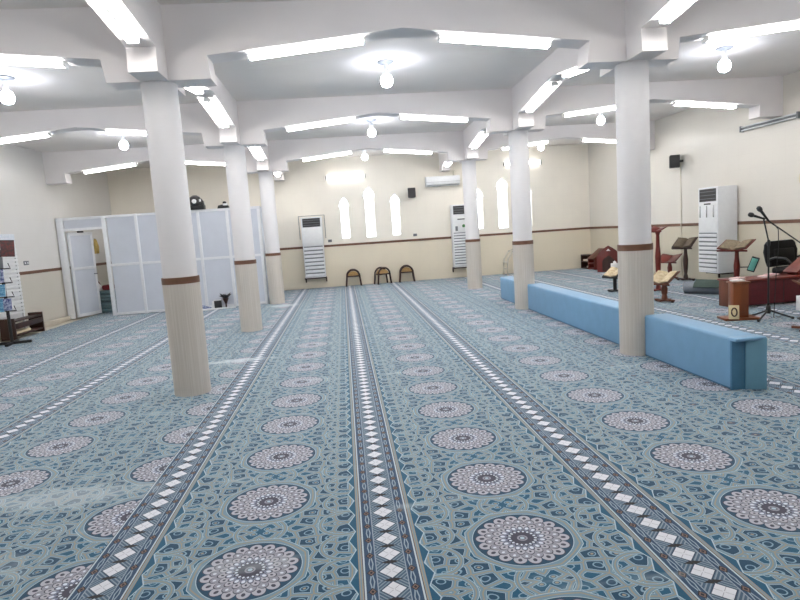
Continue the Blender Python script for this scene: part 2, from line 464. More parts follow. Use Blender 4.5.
# ---------------------------------------------------------------- lamps
def tube_fixture():
    f = thing('tube_light', '', 'lamp', (0, 0, 0), 0, 'twin tube lights on the beams')
    MB().prism([(-.03, 0), (.03, 0), (.018, -.042), (-.018, -.042)], 'y', -.62, .62).xf(RZ(PI/2)).build('housing', M['white_metal'], f)
    for s in (-1, 1):
        MB().cyl((-.598, s*.038, -.036), (.598, s*.038, -.036), .0155, n=12).build('tube', M['tube'], f)
    for e in (-1, 1):
        MB().box((e*.61-.012, -.056, -.058), (e*.61+.012, .056, -.006), .004).build('tube_holder', M['white_metal'], f)
    return f
FX = None
def fixture(loc, rot, label):
    global FX
    if FX is None:
        FX = tube_fixture(); FX.location = loc; FX.rotation_euler = rot; FX['label'] = label
        return FX
    return dup(FX, loc, rot, label)
SL = math.atan(.2/2.0)
bays = [('left aisle', WL+.45, XL-.50), ('central nave', XL+.54, XR-.54), ('right aisle', XR+.48, 7.96)]
for k, y in enumerate(YC):
    row = ['unseen beam as added fill', 'front cross beam', 'second cross beam', 'third cross beam'][k]  # lamps of the first row are out of view, added to light the front
    for (bn, x0, x1) in bays:
        mid = (x0+x1)/2; half = mid-x0
        for side, sg in (('left', -1), ('right', 1)):
            off = half-1.0
            z = ZS+(ZP-ZS)*(half-off)/half
            ang = math.atan((ZP-ZS)/half)*sg
            fixture((mid+sg*off, y, z-.004), (0, ang, 0), 'lit tube light under the %s, %s slope of %s arch' % (row, side, bn))
e = [YF]+YC+[YB]
for xi, x in enumerate((XL, XR)):
    rn = ('left', 'right')[xi]
    for k, y in enumerate(YC):
        if k == 0: continue
        for side, sg in (('near', -1), ('far', 1)):
            if k == 3 and sg == 1: continue
            lo, hi = (e[k], y) if sg < 0 else (y, e[k+2])
            half = (hi-lo)/2-.48
            z = ZS+.2*.82/half
            ang = math.atan(.2/half)*(1 if sg > 0 else -1)
            which = {1: 'front', 2: 'second', 3: 'third'}[k]
            fixture((x, y+sg*1.28, z-.004), (0, -ang, PI/2), 'lit lengthwise tube light on the %s side of the %s column, %s row' % (side, which, rn))
    fixture((x, 17.35, 3.585), (0, math.atan(.126), PI/2), 'lit lengthwise tube light next to the back wall, %s column row' % rn)

def bulb_fixture():
    f = thing('bulb_light', '', 'lamp', (0, 0, 0), 0, 'round bulbs on the ceiling')
    MB().lathe([(.12, 0), (.12, -.012), (.09, -.03), (.035, -.04)], 28).build('ceiling_plate', M['slot'], f, 'grey round ceiling plate')
    MB().lathe([(.035, -.04), (.032, -.12), (.045, -.16), (.045, -.18)], 20).build('socket', M['white_plastic'], f)
    MB().lathe([(.04, -.175), (.07, -.20), (.088, -.25), (.086, -.29), (.062, -.335), (.02, -.352)], 28).build('globe', M['bulb'], f)
    return f
BF = None
for k in range(4):
    y = ((YC+[YB])[k]+(YC+[YB])[k+1])/2
    for bn, x in (('left aisle', -4.33), ('nave', .80), ('right aisle', 5.90)):
        if k == 3 and bn == 'left aisle': continue
        lb = 'lit round bulb on %s ceiling, %s' % (bn, ['added out of view to light the front', 'between front and second cross beams', 'between second and third cross beams', 'in the bay by the back wall'][k])  # bulbs of the first bay are unseen, added as fill
        if BF is None: BF = bulb_fixture(); BF.location = (x, y, ZC); BF['label'] = lb
        else: dup(BF, (x, y, ZC), (0, 0, 0), lb)

# wall mounted tube lights: two lit on the back wall, one dead on the right wall
def wall_light(loc, rz, lit, label, L=1.2, tilt=0):
    f = thing('wall_tube_light', label, 'lamp', loc, rz, None); f.rotation_euler = (0, tilt, rz)
    MB().box((-L/2, -.05, -.045), (L/2, 0, .045), .008).build('housing', M['white_metal'] if lit else M['slot'], f)
    for s in (-1, 1):
        MB().cyl((-L/2+.02, -.065, s*.035), (L/2-.02, -.065, s*.035), .021 if lit else .016, n=12).build('tube', M['tube_wall'] if lit else M['white_plastic'], f)
    for q in (-1, 1): MB().box((q*L/2-.015, -.09, -.06), (q*L/2+.015, -.0, .06), .004).build('tube_holder', M['slot'], f)
    return f
wall_light((.24, YB, 3.39), 0, True, 'lit tube light on the back wall above the left trio of windows')
wall_light((5.90, YB, 3.50), 0, True, 'lit tube light on the back wall above the right trio of windows')
aR = math.atan(.04)
wall_light((wr(10.85), 10.85, 3.21), -PI/2+aR, False, 'unlit grey tube light high on the right wall', 1.45)

# ---------------------------------------------------------------- air conditioners
def floor_ac(loc, rz, W, H, Dp, label, grille_z, slats, sub=True):
    a = thing('air_conditioner', label, 'air conditioner', loc, rz, 'tall air conditioners')
    MB().box((-W/2, -Dp, 0), (W/2, 0, H), .015).build('cabinet', M['white_plastic'], a)
    v = MB().box((-W/2+.05, -Dp-.006, H-.30), (W/2-.05, -Dp+.02, H-.035)).build('air_outlet', M['dark_vent'], a, 'dark air outlet')
    b = MB()
    for i in range(3): b.box((-W/2+.06, -Dp-.014, H-.25+i*.075), (W/2-.06, -Dp-.004, H-.238+i*.075))
    b.build('louvre', M['slot'], v)
    MB().box((-W/2+.03, -Dp-.012, grille_z+.02), (W/2-.03, -Dp+.01, H-.33), .006).build('front_panel', M['white_metal'], a)
    g = MB(); n = slats; g.box((-W/2+.03, -Dp-.004, .04), (W/2-.03, -Dp+.01, grille_z))
    gr = g.build('intake_grille', M['slot'], a, 'grey slotted intake grille')
    b = MB(); st = (grille_z-.04)/n
    for i in range(n): b.box((-W/2+.03, -Dp-.022, .045+i*st), (W/2-.03, -Dp+.0, .045+i*st+st*.66), .003)
    b.build('slat', M['white_plastic'], gr, 'white horizontal slats')
    return a
def ac_bracket(parent, W, Dp):
    b = MB()
    for s in (-1, 1):
        b.box((s*W/2-.02, -Dp-.02, -.035), (s*W/2+.02, 0, -.001)); b.box((s*W/2-.02, -.03, -.16), (s*W/2+.02, 0, -.03))
    b.box((-W/2, -Dp-.02, -.03), (W/2, -Dp+.01, -.001))
    b.build('wall_bracket', M['wood_dark'], parent, 'dark metal wall bracket')
a = floor_ac((-.915, YB, .345), 0, .64, 1.87, .30, 'white tall air conditioner on the back wall left of the windows', .98, 8); ac_bracket(a, .64, .30)
b = MB()
for s in (-1, 1): b.box((s*.40-.008, -.012, 1.2), (s*.40+.008, 0, 1.93))
b.box((-.40, -.012, 1.915), (.40, 0, 1.93)); b.build('back_frame', M['slot'], a, 'thin grey frame behind the cabinet')
a = floor_ac((3.80, YB, .34), 0, .66, 1.97, .30, 'white tall air conditioner on the back wall, half hidden by the farthest right column', 1.10, 12); ac_bracket(a, .66, .30)
MB().box((-.16, -.32, 1.50), (.12, -.302, 1.53)).build('display', M['black'], a, 'small black display')
MB().lathe([(.05, 0), (.05, .006)], 20).xf(T(.03, -.313, 1.30) @ RX(PI/2)).build('round_sticker', mat('green_sticker', srgb(70, 130, 70), .5), a, 'round green sticker')
MB().box((-.24, -.314, 1.15), (-.16, -.312, 1.30)).build('energy_label', M['slot'], a, 'grey energy label')
a = floor_ac((8.33, 12.03, .255), -PI/2+aR, .64, 1.84, .46, 'white tall air conditioner on the right wall beside the book stands', .87, 9); ac_bracket(a, .5, .30)
MB().box((-.11, -.476, 1.47), (.11, -.462, 1.50), .004).build('display', M['black'], a, 'black display')
for s in (-.24, -.02, .2):
    MB().box((s-.018, -.478, 1.20), (s+.018, -.466, 1.45), .004).build('trim_strip', M['chrome'], a, 'shiny vertical strip')
s = thing('split_air_conditioner', 'long white split air conditioner high on the back wall', 'air conditioner', (3.27, YB, 2.93))
MB().prism([(0, 0), (-.16, 0), (-.22, .06), (-.23, .20), (-.20, .30), (0, .31)], 'x', -.54, .54, .01).build('cabinet', M['white_plastic'], s)
MB().box((-.50, -.205, .012), (.50, -.14, .03)).xf(RX(.0)).build('outlet_flap', M['slot'], s, 'grey outlet flap')
MB().box((-.54, -.236, .12), (.54, -.226, .126)).build('front_seam', M['slot'], s)
MB().cyl((.40, -.06, .30), (.40, -.06, .46), .045).build('pipe', M['pale_tube'], s, 'pale insulated pipe')

# ---------------------------------------------------------------- speakers, clock, sockets
def speaker(loc, rz, label):
    s = thing('wall_speaker', label, 'speaker', loc, rz, 'black wall speakers')
    MB().prism([(-.12, -.30), (.12, -.30), (.09, -.08), (-.09, -.08)], 'z', -.15, .15, .012).build('cabinet', M['black'], s)
    MB().box((-.10, -.308, -.13), (.10, -.300, .13)).build('grille', M['dark_vent'], s)
    MB().cyl((0, -.09, 0), (0, 0, 0), .03).build('bracket', M['black'], s)
    return s
speaker((2.25, YB, 2.77), 0, 'small black speaker on the back wall between the window trios')
sp = speaker((wr(13.6), 13.6, 2.83), -PI/2+aR-.5, 'black speaker high on the right wall with its cable hanging down')
cb = MB().tube([(wr(13.7)-.012, 13.7, 2.85), (wr(13.7)-.012, 13.69, 1.9), (wr(13.7)-.02, 13.7, .05)], .011, 6).build('speaker_cable', M['pale_tube'])
tag(cb, 'pale speaker cable running straight down the right wall', 'cable')
ck = thing('wall_clock', 'round pale rimmed clock on the right wall at the picture edge', 'clock', (wr(9.95), 9.95, 2.08), -PI/2+aR)
MB().lathe([(.16, 0), (.175, .0), (.175, .035), (.155, .04), (.15, .025)], 40).xf(RX(PI/2)).build('rim', M['paper'], ck, 'cream rim')
MB().lathe([(.152, .0), (.152, .022)], 40).xf(RX(PI/2)).build('dial', M['white_paper'], ck)
b = MB().box((-.004, -.028, 0), (.004, -.024, .12)); b.box((-.005, -.028, 0), (.005, -.024, .08), 0, RY(2.0)); b.build('hand', M['black'], ck)
for x, z, l in ((-.395, 1.45, 'small white wall socket right of the left back air conditioner'), (2.31, 1.455, 'small white wall socket on the back wall under the speaker')):
    k = thing('wall_socket', l, 'socket', (x, YB, z), 0, 'wall sockets')
    MB().box((-.06, -.012, -.04), (.06, 0, .04), .004).build('plate', M['slot'], k)
    for q in (-1, 1): MB().cyl((q*.025, -.0125, 0), (q*.025, -.0119, 0), .012).build('outlet', M['dark_vent'], k)
k = thing('wall_socket', 'pale double socket plate on the left wall above the brown band', 'socket', (WL, 13.43, 1.46), PI/2, 'wall sockets')
MB().box((-.10, -.012, -.045), (.10, 0, .045), .004).build('plate', M['slot'], k)
for q in (-1, 1): MB().box((q*.05-.02, -.016, -.02), (q*.05+.02, -.011, .02), .002).build('switch', M['white_plastic'], k)

# ---------------------------------------------------------------- stools by the back wall
def stool(x, y, rz, label):
    s = thing('stool', label, 'stool', (x, y, .006), rz, 'stools by the back wall')
    W = .20; H = .52
    for q in (-1, 1):
        pts = [(-W-.035, q*.13, .0), (-W-.015, q*.12, .15), (-W, q*.12, .28)]
        for i in range(0, 11):
            a = PI-PI*i/10; pts.append((W*math.cos(a), q*.12, .30+(H-.315)*math.sin(a)))
        pts += [(W, q*.12, .28), (W+.015, q*.12, .15), (W+.035, q*.13, .0)]
        MB().tube(pts, .028, 10).build('bent_frame', M['wood_dark'], s)
    MB().box((-W, -.13, .285), (W, .13, .325), .012).build('seat_rail', M['wood_dark'], s)
    pr = [(-.165, .325)]+[(.165*math.cos(PI-PI*i/12), .325+.13*math.sin(PI-PI*i/12)) for i in range(1, 12)]+[(.165, .325)]
    MB().prism(pr, 'y', -.11, .11, .012).build('seat_pad', M['gold'], s, 'golden domed pad')
    return s
stool(.245, 18.30, 0, 'left stool of three dark arched stools by the back wall')
stool(1.16, 18.28, .42, 'middle stool of three dark arched stools, turned so all four legs show')
stool(1.93, 18.33, -.05, 'right stool of three dark arched stools by the back wall')

# pale walking frame behind the middle right column
w = thing('walking_frame', 'pale metal walking frame by the back wall behind the middle right column', 'walking frame', (5.28, 18.15, .004))
for q in (-1, 1):
    MB().tube([(-.20, q*.22, 0), (-.19, q*.22, .38), (-.17, q*.22, .50), (-.05, q*.22, .70), (.10, q*.22, .77), (.20, q*.22, .72), (.23, q*.22, .0)], .028, 8).build('side_frame', M['pale_tube'], w)
MB().tube([(-.19, -.22, .40), (-.19, .22, .40)], .022, 8).build('cross_bar', M['pale_tube'], w)
MB().tube([(-.195, -.22, .2), (-.195, .22, .2)], .014, 8).build('cross_bar', M['pale_tube'], w)
for q in (-1, 1): MB().tube([(-.03, q*.22, .715), (.12, q*.22, .775)], .025, 8).build('grip', M['slot'], w, 'grey grip')

# ---------------------------------------------------------------- blue padded benches
def bench(y0, y1, label, open_end=False):
    x0, x1, h = 3.335, 3.625, .475
    b = thing('padded_bench', label, 'bench', ((x0+x1)/2, y0, 0), 0, 'blue padded benches')
    w = (x1-x0)/2; L = y1-y0
    s = .0 if not open_end else .05
    MB().box((-w, s, 0), (w, L, h), .028, seg=4).build('padding', M['bench'], b)
    MB().box((-w-.002, s+.02, .012), (-w+.004, L-.02, .022)).build('bottom_hem', M['bench_dark'], b)
    if open_end:
        MB().box((-w+.004, .045, 0), (-.01, s+.04, h-.02), .004).build('end_panel', M['bench_dark'], b, 'recessed end panel')
        MB().prism([(-.012, .035), (.0, .03), (w-.01, -.03), (w+.012, .0), (w, s+.06), (-.012, s+.06)], 'z', 0, h-.012, .006).build('end_flap', M['bench_teal'], b, 'paler loose end flap')
        MB().box((-w, -.015, h-.032), (w, s+.06, h), .012, seg=3).build('top_flap', M['bench'], b)
    return b
bench(4.72, 6.272, 'nearest blue padded bench, its open end towards the viewer', True)
bench(6.66, 10.508, 'long blue padded bench between the front and middle right columns')
bench(10.896, 12.40, 'farthest blue padded bench, beyond the middle right column')

# ---------------------------------------------------------------- partition on the left
YP = 14.97
p = thing('room_partition', 'white panelled partition closing off the left rear corner', 'partition', (0, YP, 0))
H = 2.46
def post(x, w=.07, z0=0, z1=H): MB().box((x-w/2, -.035, z0), (x+w/2, .035, z1), .004).build('post', M['alu'], p)
def rail(x0, x1, z, h=.06): MB().box((x0, -.03, z-h/2), (x1, .03, z+h/2), .004).build('rail', M['alu'], p)
post(-6.76, .16); post(-5.74, .09)
xs = [-5.70, -4.98, -4.28, -3.50, -2.80, -2.03]
for x in xs[1:]: post(x)
rail(-6.84, -2.03, H-.03); rail(-6.70, -5.74, 2.17); rail(xs[0], xs[-1], 1.25); rail(xs[0], xs[-1], .04)
MB().box((-6.66, -.012, 2.19), (-5.78, .012, H-.05)).build('panel', M['panel'], p)
for a_, b_ in zip(xs, xs[1:]):
    for z0, z1 in ((.06, 1.225), (1.275, H-.05)):
        MB().box((a_+.03, -.012, z0), (b_-.03, .012, z1)).build('panel', M['panel'], p)
# return of the partition towards the back wall
MB().box((-2.065, .035, 0), (-1.995, 3.60, H), .004).build('side_wing', M['panel'], p)
dr = bpy.data.objects.new('door', None); COL.objects.link(dr); dr.parent = p; dr.location = (-6.64, .02, 0); dr.rotation_euler = (0, 0, math.radians(69))
MB().box((.06, -.012, .09), (.72, .012, 2.04)).build('door_panel', M['panel'], dr)
b = MB()
for x0, x1, z0, z1 in ((0, .07, .02, 2.11), (.71, .78, .02, 2.11), (0, .78, .02, .10), (0, .78, 2.03, 2.11), (0, .78, 1.18, 1.25)): b.box((x0, -.02, z0), (x1, .02, z1), .003)
b.build('door_frame', M['alu'], dr)
MB().tube([(.74, -.02, 1.05), (.74, -.06, 1.05), (.64, -.06, 1.05)], .011, 8).build('handle', M['slot'], dr, 'grey lever handle')
MB().box((.30, -.045, 2.10), (.48, -.015, 2.14), .004).build('door_closer', M['black'], dr, 'black door closer')

# seen through the open door
g = thing('hanging_cloth', 'mustard cloth hanging on the wall seen through the partition doorway', 'cloth', (WL, 17.08, 1.55), PI/2)
c = MB()
for i in range(5):
    c.tube([(-.10+i*.05, -.03-.015*(i % 2), .02*(i % 3)), (-.09+i*.045, -.04, .20), (-.03+i*.015, -.03, .40)], [.035, .04, .02], 8)
c.build('fabric', M['yellow_cloth'], g); MB().cyl((0, -.05, .40), (0, 0, .41), .012).build('hook', M['chrome'], g)
for i in range(2):
    st = thing('folded_blanket', 'grey teal folded blanket in the doorway, %s of its pile' % ('bottom' if i == 0 else 'top'), 'blanket', (-6.40, 16.1, .29*i), 0, 'folded blankets in the doorway')
    for j in range(3): MB().box((-.28, -.22, .005+j*.093), (.28, .22, .09+j*.093), .03, seg=3).build('fold', M['teal_cloth'], st)
cush = thing('cushion', 'dark red cushion on the blanket pile in the doorway', 'cushion', (-6.27, 16.08, .58))
MB().box((-.10, -.16, .002), (.14, .16, .14), .05, seg=4).build('cover', M['red_cloth'], cush)
b = thing('bundle', 'white cloth bundle on the blanket pile in the doorway', 'cloth', (-6.50, 16.0, .58))
MB().lathe([(.09, .002), (.12, .06), (.10, .13), (.05, .19), (.02, .24)], 18).build('fabric', M['white_paper'], b)
b = thing('garment', 'dark red garment leaning behind the white bundle in the doorway', 'garment', (-6.56, 16.22, .58))
MB().tube([(.03, 0, .02), (.0, .0, .14), (-.06, .0, .26), (-.10, 0, .33)], [.05, .06, .06, .03], 10).build('fabric', M['red_cloth'], b)

# lamps standing on the partition
def spot(x, s, label, big):
    k = thing('spotlight', label, 'spotlight', (x, YP, H), 0, 'black lamps on the partition')
    if big:
        MB().box((-.15, -.10, 0), (.19, .10, .11), .015).build('base', M['black'], k)
        MB().lathe([(.10, 0), (.15, .05), (.155, .14), (.12, .22), (.05, .26)], 24, (-.03, 0, .09)).build('head', M['black'], k)
        MB().lathe([(.055, 0), (.05, .03), (.02, .045)], 24).xf(T(-.02, -.15, .20) @ RX(PI/2)).build('lens', M['lens'], k, 'round white lens')
        MB().prism([(.08, .08), (.19, .08), (.17, .20), (.12, .27)], 'y', -.05, .05, .01).build('yoke', M['black'], k)
        MB().box((.085, -.105, .19), (.13, -.06, .25), .01).build('reflector', M['lens'], k, 'small white face')
    else:
        MB().prism([(-.14, 0), (.13, 0), (.12, .06), (-.02, .09), (-.12, .07)], 'y', -.08, .08, .012).build('base', M['black'], k)
        MB().box((.00, -.085, .06), (.11, .02, .11), .01).build('reflector', M['lens'], k, 'small white face')
        MB().lathe([(.02, .08), (.045, .11), (.045, .15), (.02, .17)], 16, (.03, 0, 0)).build('head', M['black'], k)
spot(-3.50, 1, 'larger black lamp with a round white lens on top of the partition', True)
spot(-2.86, 1, 'smaller black lamp on top of the partition next to the second left column', False)

# small things on the carpet in front of the partition
k = thing('charger_box', 'small black box with white ends on the carpet by the partition', 'box', (-3.20, 14.80, 0), .2)
MB().box((-.09, -.08, 0), (.09, .08, .20), .01).build('case', M['black'], k)
MB().box((-.14, -.085, .01), (-.088, .085, .18), .008).build('end_cap', M['white_plastic'], k, 'white end cap'); 
MB().box((-.10, -.06, .20), (.08, .06, .215), .004).build('lid', M['white_plastic'], k, 'white lid')
k = thing('shoe', 'dark blue and white shoe on the carpet by the partition', 'shoe', (-3.47, 14.70, 0), .35)
MB().prism([(-.13, 0), (.13, 0), (.135, .03), (-.135, .03)], 'y', -.045, .045, .008).build('sole', M['white_plastic'], k, 'white sole')
MB().prism([(-.12, .03), (.125, .03), (.12, .055), (.02, .07), (-.04, .12), (-.12, .125)], 'y', -.04, .04, .012).build('upper', M['blue2'], k)
k = thing('small_bowl_plant', 'dark leafy sprig in a small brown cup by the partition', 'plant', (-3.0, 14.78, 0))
MB().lathe([(.05, 0), (.02, .02), (.02, .10), (.075, .24), (.07, .25)], 20).build('cup', M['wood_dark'], k)
b = MB()
for i in range(9):
    a = i*.7; b.tube([(0, 0, .22), (.07*math.cos(a), .07*math.sin(a), .30), (.15*math.cos(a), .15*math.sin(a), .34+.03*math.sin(i*2.1))], [.02, .03, .004], 6)
b.build('leaves', M['black'], k, 'dark leaves')
cb = MB().tube([(-3.62, 14.45, .02), (-3.45, 14.52, .02), (-3.2, 14.58, .02), (-2.95, 14.60, .02), (-2.75, 14.64, .02)], .018, 8).build('cable', M['white_plastic']); tag(cb, 'white cable lying on the carpet in front of the partition', 'cable')

# ---------------------------------------------------------------- left edge: rack, shelf, display stand
s = thing('slatted_panel', 'white slatted display panel standing against the left wall', 'display panel', (WL+.004, 12.50, 0), PI/2)
b = MB()
for q in (-1, 1): b.box((q*.50-.025, -.04, 0.0), (q*.50+.025, 0, 2.02), .004)
b.box((-.5, -.012, .30), (.5, -.002, 2.0)); b.build('frame', M['white_metal'], s)
for i in range(20): MB().box((-.52, -.052, .42+i*.078), (.52, -.012, .42+i*.078+.052), .004).build('slat', M['white_metal'], s)
MB().box((-.50, -.06, 1.93), (.50, -.01, 2.08), .004).build('header_board', mat('pale_header', srgb(208, 216, 224), .4, col2=srgb(226, 230, 234), scale=20), s, 'pale blue header board')
r = thing('shoe_rack', 'dark brown low shoe rack along the left wall', 'shoe rack', (-6.60, 12.45, 0), PI/2)
for q in (-1, 1):
    MB().box((q*.53-.025, -.14, 0), (q*.53+.025, .14, .42), .005).build('side_panel', M['wood_dark'], r)
for z in (.06, .20, .34):
    for yy in (-.10, -.02, .06): MB().box((-.51, yy-.03, z), (.51, yy+.03, z+.03), .004).build('slat', M['wood_dark'], r)
MB().box((-.51, -.145, .22), (.51, -.12, .31), .004).build('front_board', M['wood_dark'], r)
bx = thing('storage_tray', 'flat pale tray on the bottom shelf of the shoe rack', 'tray', (-6.62, 12.30, .092), PI/2)
MB().box((-.30, -.09, 0), (.30, .09, .05), .01).build('tray_body', M['paper'], bx)
d = thing('display_stand', 'black booklet display stand at the left picture edge', 'display stand', (-6.25, 11.36, 0), .1)
MB().cyl((0, 0, .03), (0, 0, 1.75), .028).build('pole', M['black'], d)
for a in (0, PI/2): MB().box((-.32, -.028, 0.005), (.32, .028, .05), .008, RZ(a+.1)).build('foot', M['black'], d)
for z in (.72, .98, 1.24, 1.50):
    MB().box((-.20, -.075, z-.10), (.15, -.045, z-.085), .003).build('pocket_rail', M['black'], d)
    MB().tube([(-.21, -.10, z), (-.21, -.03, z-.1), (.16, -.03, z-.1), (.16, -.10, z)], .008, 6).build('wire', M['black'], d)
bk = [(-.12, .62, .22, .25, 'blue1', 'pale blue booklet in the lowest pocket of the display stand'), (.06, .64, .14, .22, 'blue2', 'navy and white booklet in the lowest pocket of the display stand'),
      (-.08, .90, .26, .22, 'blue1', 'blue booklet in the second pocket from the bottom of the display stand'), (-.04, 1.16, .20, .24, 'blue2', 'navy booklet in the third pocket from the bottom of the display stand'),
      (-.13, 1.42, .12, .22, 'black', 'black booklet in the top pocket of the display stand'), (.04, 1.42, .09, .20, 'slot', 'grey booklet in the top pocket of the display stand')]
for x, z, w, h, m_, l in bk:
    q = thing('booklet', l, 'booklet', (-6.25+x, 11.36-.085, z), .1, 'booklets on the display stand')
    MB().box((-w/2, -.012, 0), (w/2, .012, h), .002, RX(-.12)).build('cover', M[m_], q)
    MB().box((-w/2+.004, -.008, .004), (w/2+.003, .008, h-.004), 0, RX(-.12)).build('pages', M['white_paper'], q)
q = thing('poster_board', 'brownish red picture board clipped to the top of the display stand', 'picture', (-6.08, 11.28, 1.62), .12)
MB().box((-.10, -.01, 0), (.13, .01, .29), .003, RY(.06)).build('board', M['redprint'], q)
MB().box((-.11, -.013, .285), (.13, .012, .30), .002, RY(.06)).build('top_edge', M['black'], q)
q = thing('blue_poster', 'blue and white leaflet beside the red picture board on the display stand', 'leaflet', (-6.30, 11.27, 1.66), .1)
MB().box((-.12, -.006, 0), (.10, .006, .20), .002).build('sheet', M['blue1'], q)

# ---------------------------------------------------------------- book stands on the right
def pedestal(loc, rz, h, label, wood, base, top=(.40, .30), tilt=.5, carved=True, grp='book stands'):
    """post on a flat base carrying a tilted V shaped book rest"""
    s = thing('book_stand', label, 'book stand', loc, rz, grp)
    bw_, bd_ = base
    MB().box((-bw_/2, -.03, .02), (bw_/2, .03, .05), .006).build('foot', wood, s)
    MB().box((-.03, -bd_/2, .02), (.03, bd_/2, .05), .006).build('foot', wood, s)
    for sx in (-1, 1):
        MB().lathe([(.025, 0), (.028, .012), (.02, .022)], 12, (sx*(bw_/2-.03), 0, 0)).build('glide', M['black'], s)
    if carved: prof = [(.055, .045), (.05, .10), (.034, .16), (.05, .24*h/.7), (.058, .40*h/.7), (.04, .52*h/.7), (.034, h-.10), (.05, h-.05), (.05, h-.01)]
    else: prof = [(.038, .045), (.038, h-.01)]
    MB().lathe(prof, 16).build('post', wood, s)
    w, dd = top
    m = T(0, 0, h) @ RX(tilt)
    rs = MB()
    for q in (-1, 1): rs.box((0, -dd/2, -.012), (q*w/2, dd/2, .008), .003, m @ RY(-q*.22))
    rs.build('book_rest', wood, s)
    MB().box((-w/2, -dd/2-.012, .0), (w/2, -dd/2+.006, .035), .003, m).build('book_ledge', wood, s)
    return s, m
def open_book(loc, rz, m, size, label, cover='cover', grp='open books', pages='paper'):
    b = thing('open_book', label, 'book', loc, rz, grp)
    w, dd = size
    for q in (-1, 1):
        pr = [(0, .018), (q*w*.12, .044), (q*w*.30, .040), (q*w*.48, .030), (q*w*.48, .020), (q*w*.24, .018)]
        MB().prism(pr, 'y', -dd/2, dd/2).xf(m @ RY(-q*.22)).build('pages', M[pages], b)
        MB().box((0, -dd/2-.008, .010), (q*w*.5, dd/2+.008, .018), 0, m @ RY(-q*.22)).build('cover', M[cover], b)
    return b
def stand_with_book(x, y, rz, h, label, blabel, wood, base, top, tilt, carved=True, bs=None, cover='cover', pages='paper'):
    s, m = pedestal((x, y, 0), rz, h, label, wood, base, top, tilt, carved)
    if blabel: open_book((x, y, 0), rz, m, bs or (top[0]*.9, top[1]*.86), blabel, cover, 'open books', pages)
stand_with_book(5.72, 11.95, -1.15, .40, 'low black book stand just left of the front right column', 'open book on the low black stand left of the front right column', M['black'], (.36, .28), (.40, .34), .55, False, pages='paper_mid')
stand_with_book(5.76, 10.08, -1.2, .42, 'low brown carved book stand just right of the front right column', 'open book on the low brown stand right of the front right column', M['wood'], (.40, .30), (.48, .36), .55, pages='paper_mid')
stand_with_book(6.47, 11.55, -1.2, 1.27, 'tall dark red carved book stand partly behind the front right column', None, M['wood_red'], (.36, .30), (.36, .22), .35)
stand_with_book(7.93, 13.62, -1.05, .48, 'small reddish book stand against the right wall under the speaker', None, M['wood_red'], (.40, .30), (.52, .34), .5)
stand_with_book(7.98, 13.03, -1.1, .86, 'tall dark brown book stand left of the right wall air conditioner', 'open book on the tall stand left of the right wall air conditioner', M['wood_dark'], (.44, .30), (.50, .36), .65, pages='paper_brown')
stand_with_book(7.64, 10.75, -1.15, .86, 'tall brown book stand in front of the right wall air conditioner', 'large open book on the stand in front of the right wall air conditioner', M['wood_red'], (.44, .30), (.60, .36), .45, pages='paper_dim')
q = thing('notebook', 'mint green notebook in a black holder clipped to the stand by the air conditioner', 'notebook', (7.80, 10.60, .38), -.5)
MB().box((-.06, -.012, 0), (.075, .0, .29), .004, RY(.35)).build('back_cover', M['black'], q)
MB().box((-.05, -.018, .02), (.055, -.012, .26), .002, RY(.35)).build('front_cover', M['mint'], q, 'mint green cover')
MB().tube([(.05, .0, .10), (-.02, .04, .08), (-.20, .055, .08)], .010, 8).build('holder', M['black'], q, 'black holder arm')

# low bookcases in the far right corner
def niche_case(y0, y1, x0, h, label, wood, kind):
    xc = (y0+y1)/2
    k = thing('bookcase', label, 'bookcase', (wr(xc)-.02, xc, 0), -PI/2+aR, 'low bookcases in the far corner')
    W = y1-y0; d_ = x0
    if kind == 'box':
        MB().box((-W/2, -.02, 0), (W/2, 0, h)).build('back_board', wood, k)
        for s_ in (-1, 1): MB().box((s_*W/2-.02, -d_, 0), (s_*W/2+.02, 0, h), .004).build('side_panel', wood, k)
        for z in (0.02, h*.5, h-.02): MB().box((-W/2, -d_, z-.015), (W/2, 0, z+.015), .004).build('shelf', wood, k)
    elif kind == 'slant':
        for s_ in (-1, 1): MB().prism([(0, 0), (-d_, 0), (-d_, h*.55), (0, h)], 'x', s_*W/2-.02, s_*W/2+.02).build('side_panel', wood, k)
        MB().box((-W/2, -.02, 0), (W/2, 0, h*.9)).build('back_board', wood, k)
        L_ = math.hypot(d_, h*.45); MB().box((-W/2-.03, -L_-.03, -.012), (W/2+.03, .0, .012), .004, T(0, 0, h) @ RX(math.atan2(h*.45, d_))).build('slanted_top', M['wood'], k)
        for z in (.03, h*.3): MB().box((-W/2, -d_, z-.015), (W/2, 0, z+.015), .004).build('shelf', wood, k)
    else:
        pr = [(-W/2, 0), (W/2, 0), (W/2, h*.62)]+[(W/2*(1-a**1.6), h*.62+h*.38*a) for a in (.25, .5, .75)]+[(0, h)]+[(-W/2*(1-a**1.6), h*.62+h*.38*a) for a in (.75, .5, .25)]+[(-W/2, h*.62)]
        MB().prism(pr, 'y', -d_, -d_+.03, .004).build('arched_front', wood, k)
        MB().prism([(u*.96, v*.97) for u, v in pr], 'y', -d_+.03, 0).build('body', wood, k)
        MB().prism([(u*.55, v*.60+.02) for u, v in pr], 'y', -d_-.008, -d_+.002).build('niche_panel', M['wood_dark'], k, 'darker arched inset')
        MB().prism([(-.06, h*.80), (.06, h*.80), (0, h*.88)], 'y', -d_-.012, -d_+.0).build('emblem', M['white_paper'], k, 'small white triangle')
    return k
niche_case(18.02, 18.52, .36, .45, 'dark brown open bookcase in the far right corner', M['wood_dark'], 'box')
niche_case(17.56, 17.96, .38, .64, 'dark red slant topped bookcase, middle of three in the far corner', M['wood_red'], 'slant')
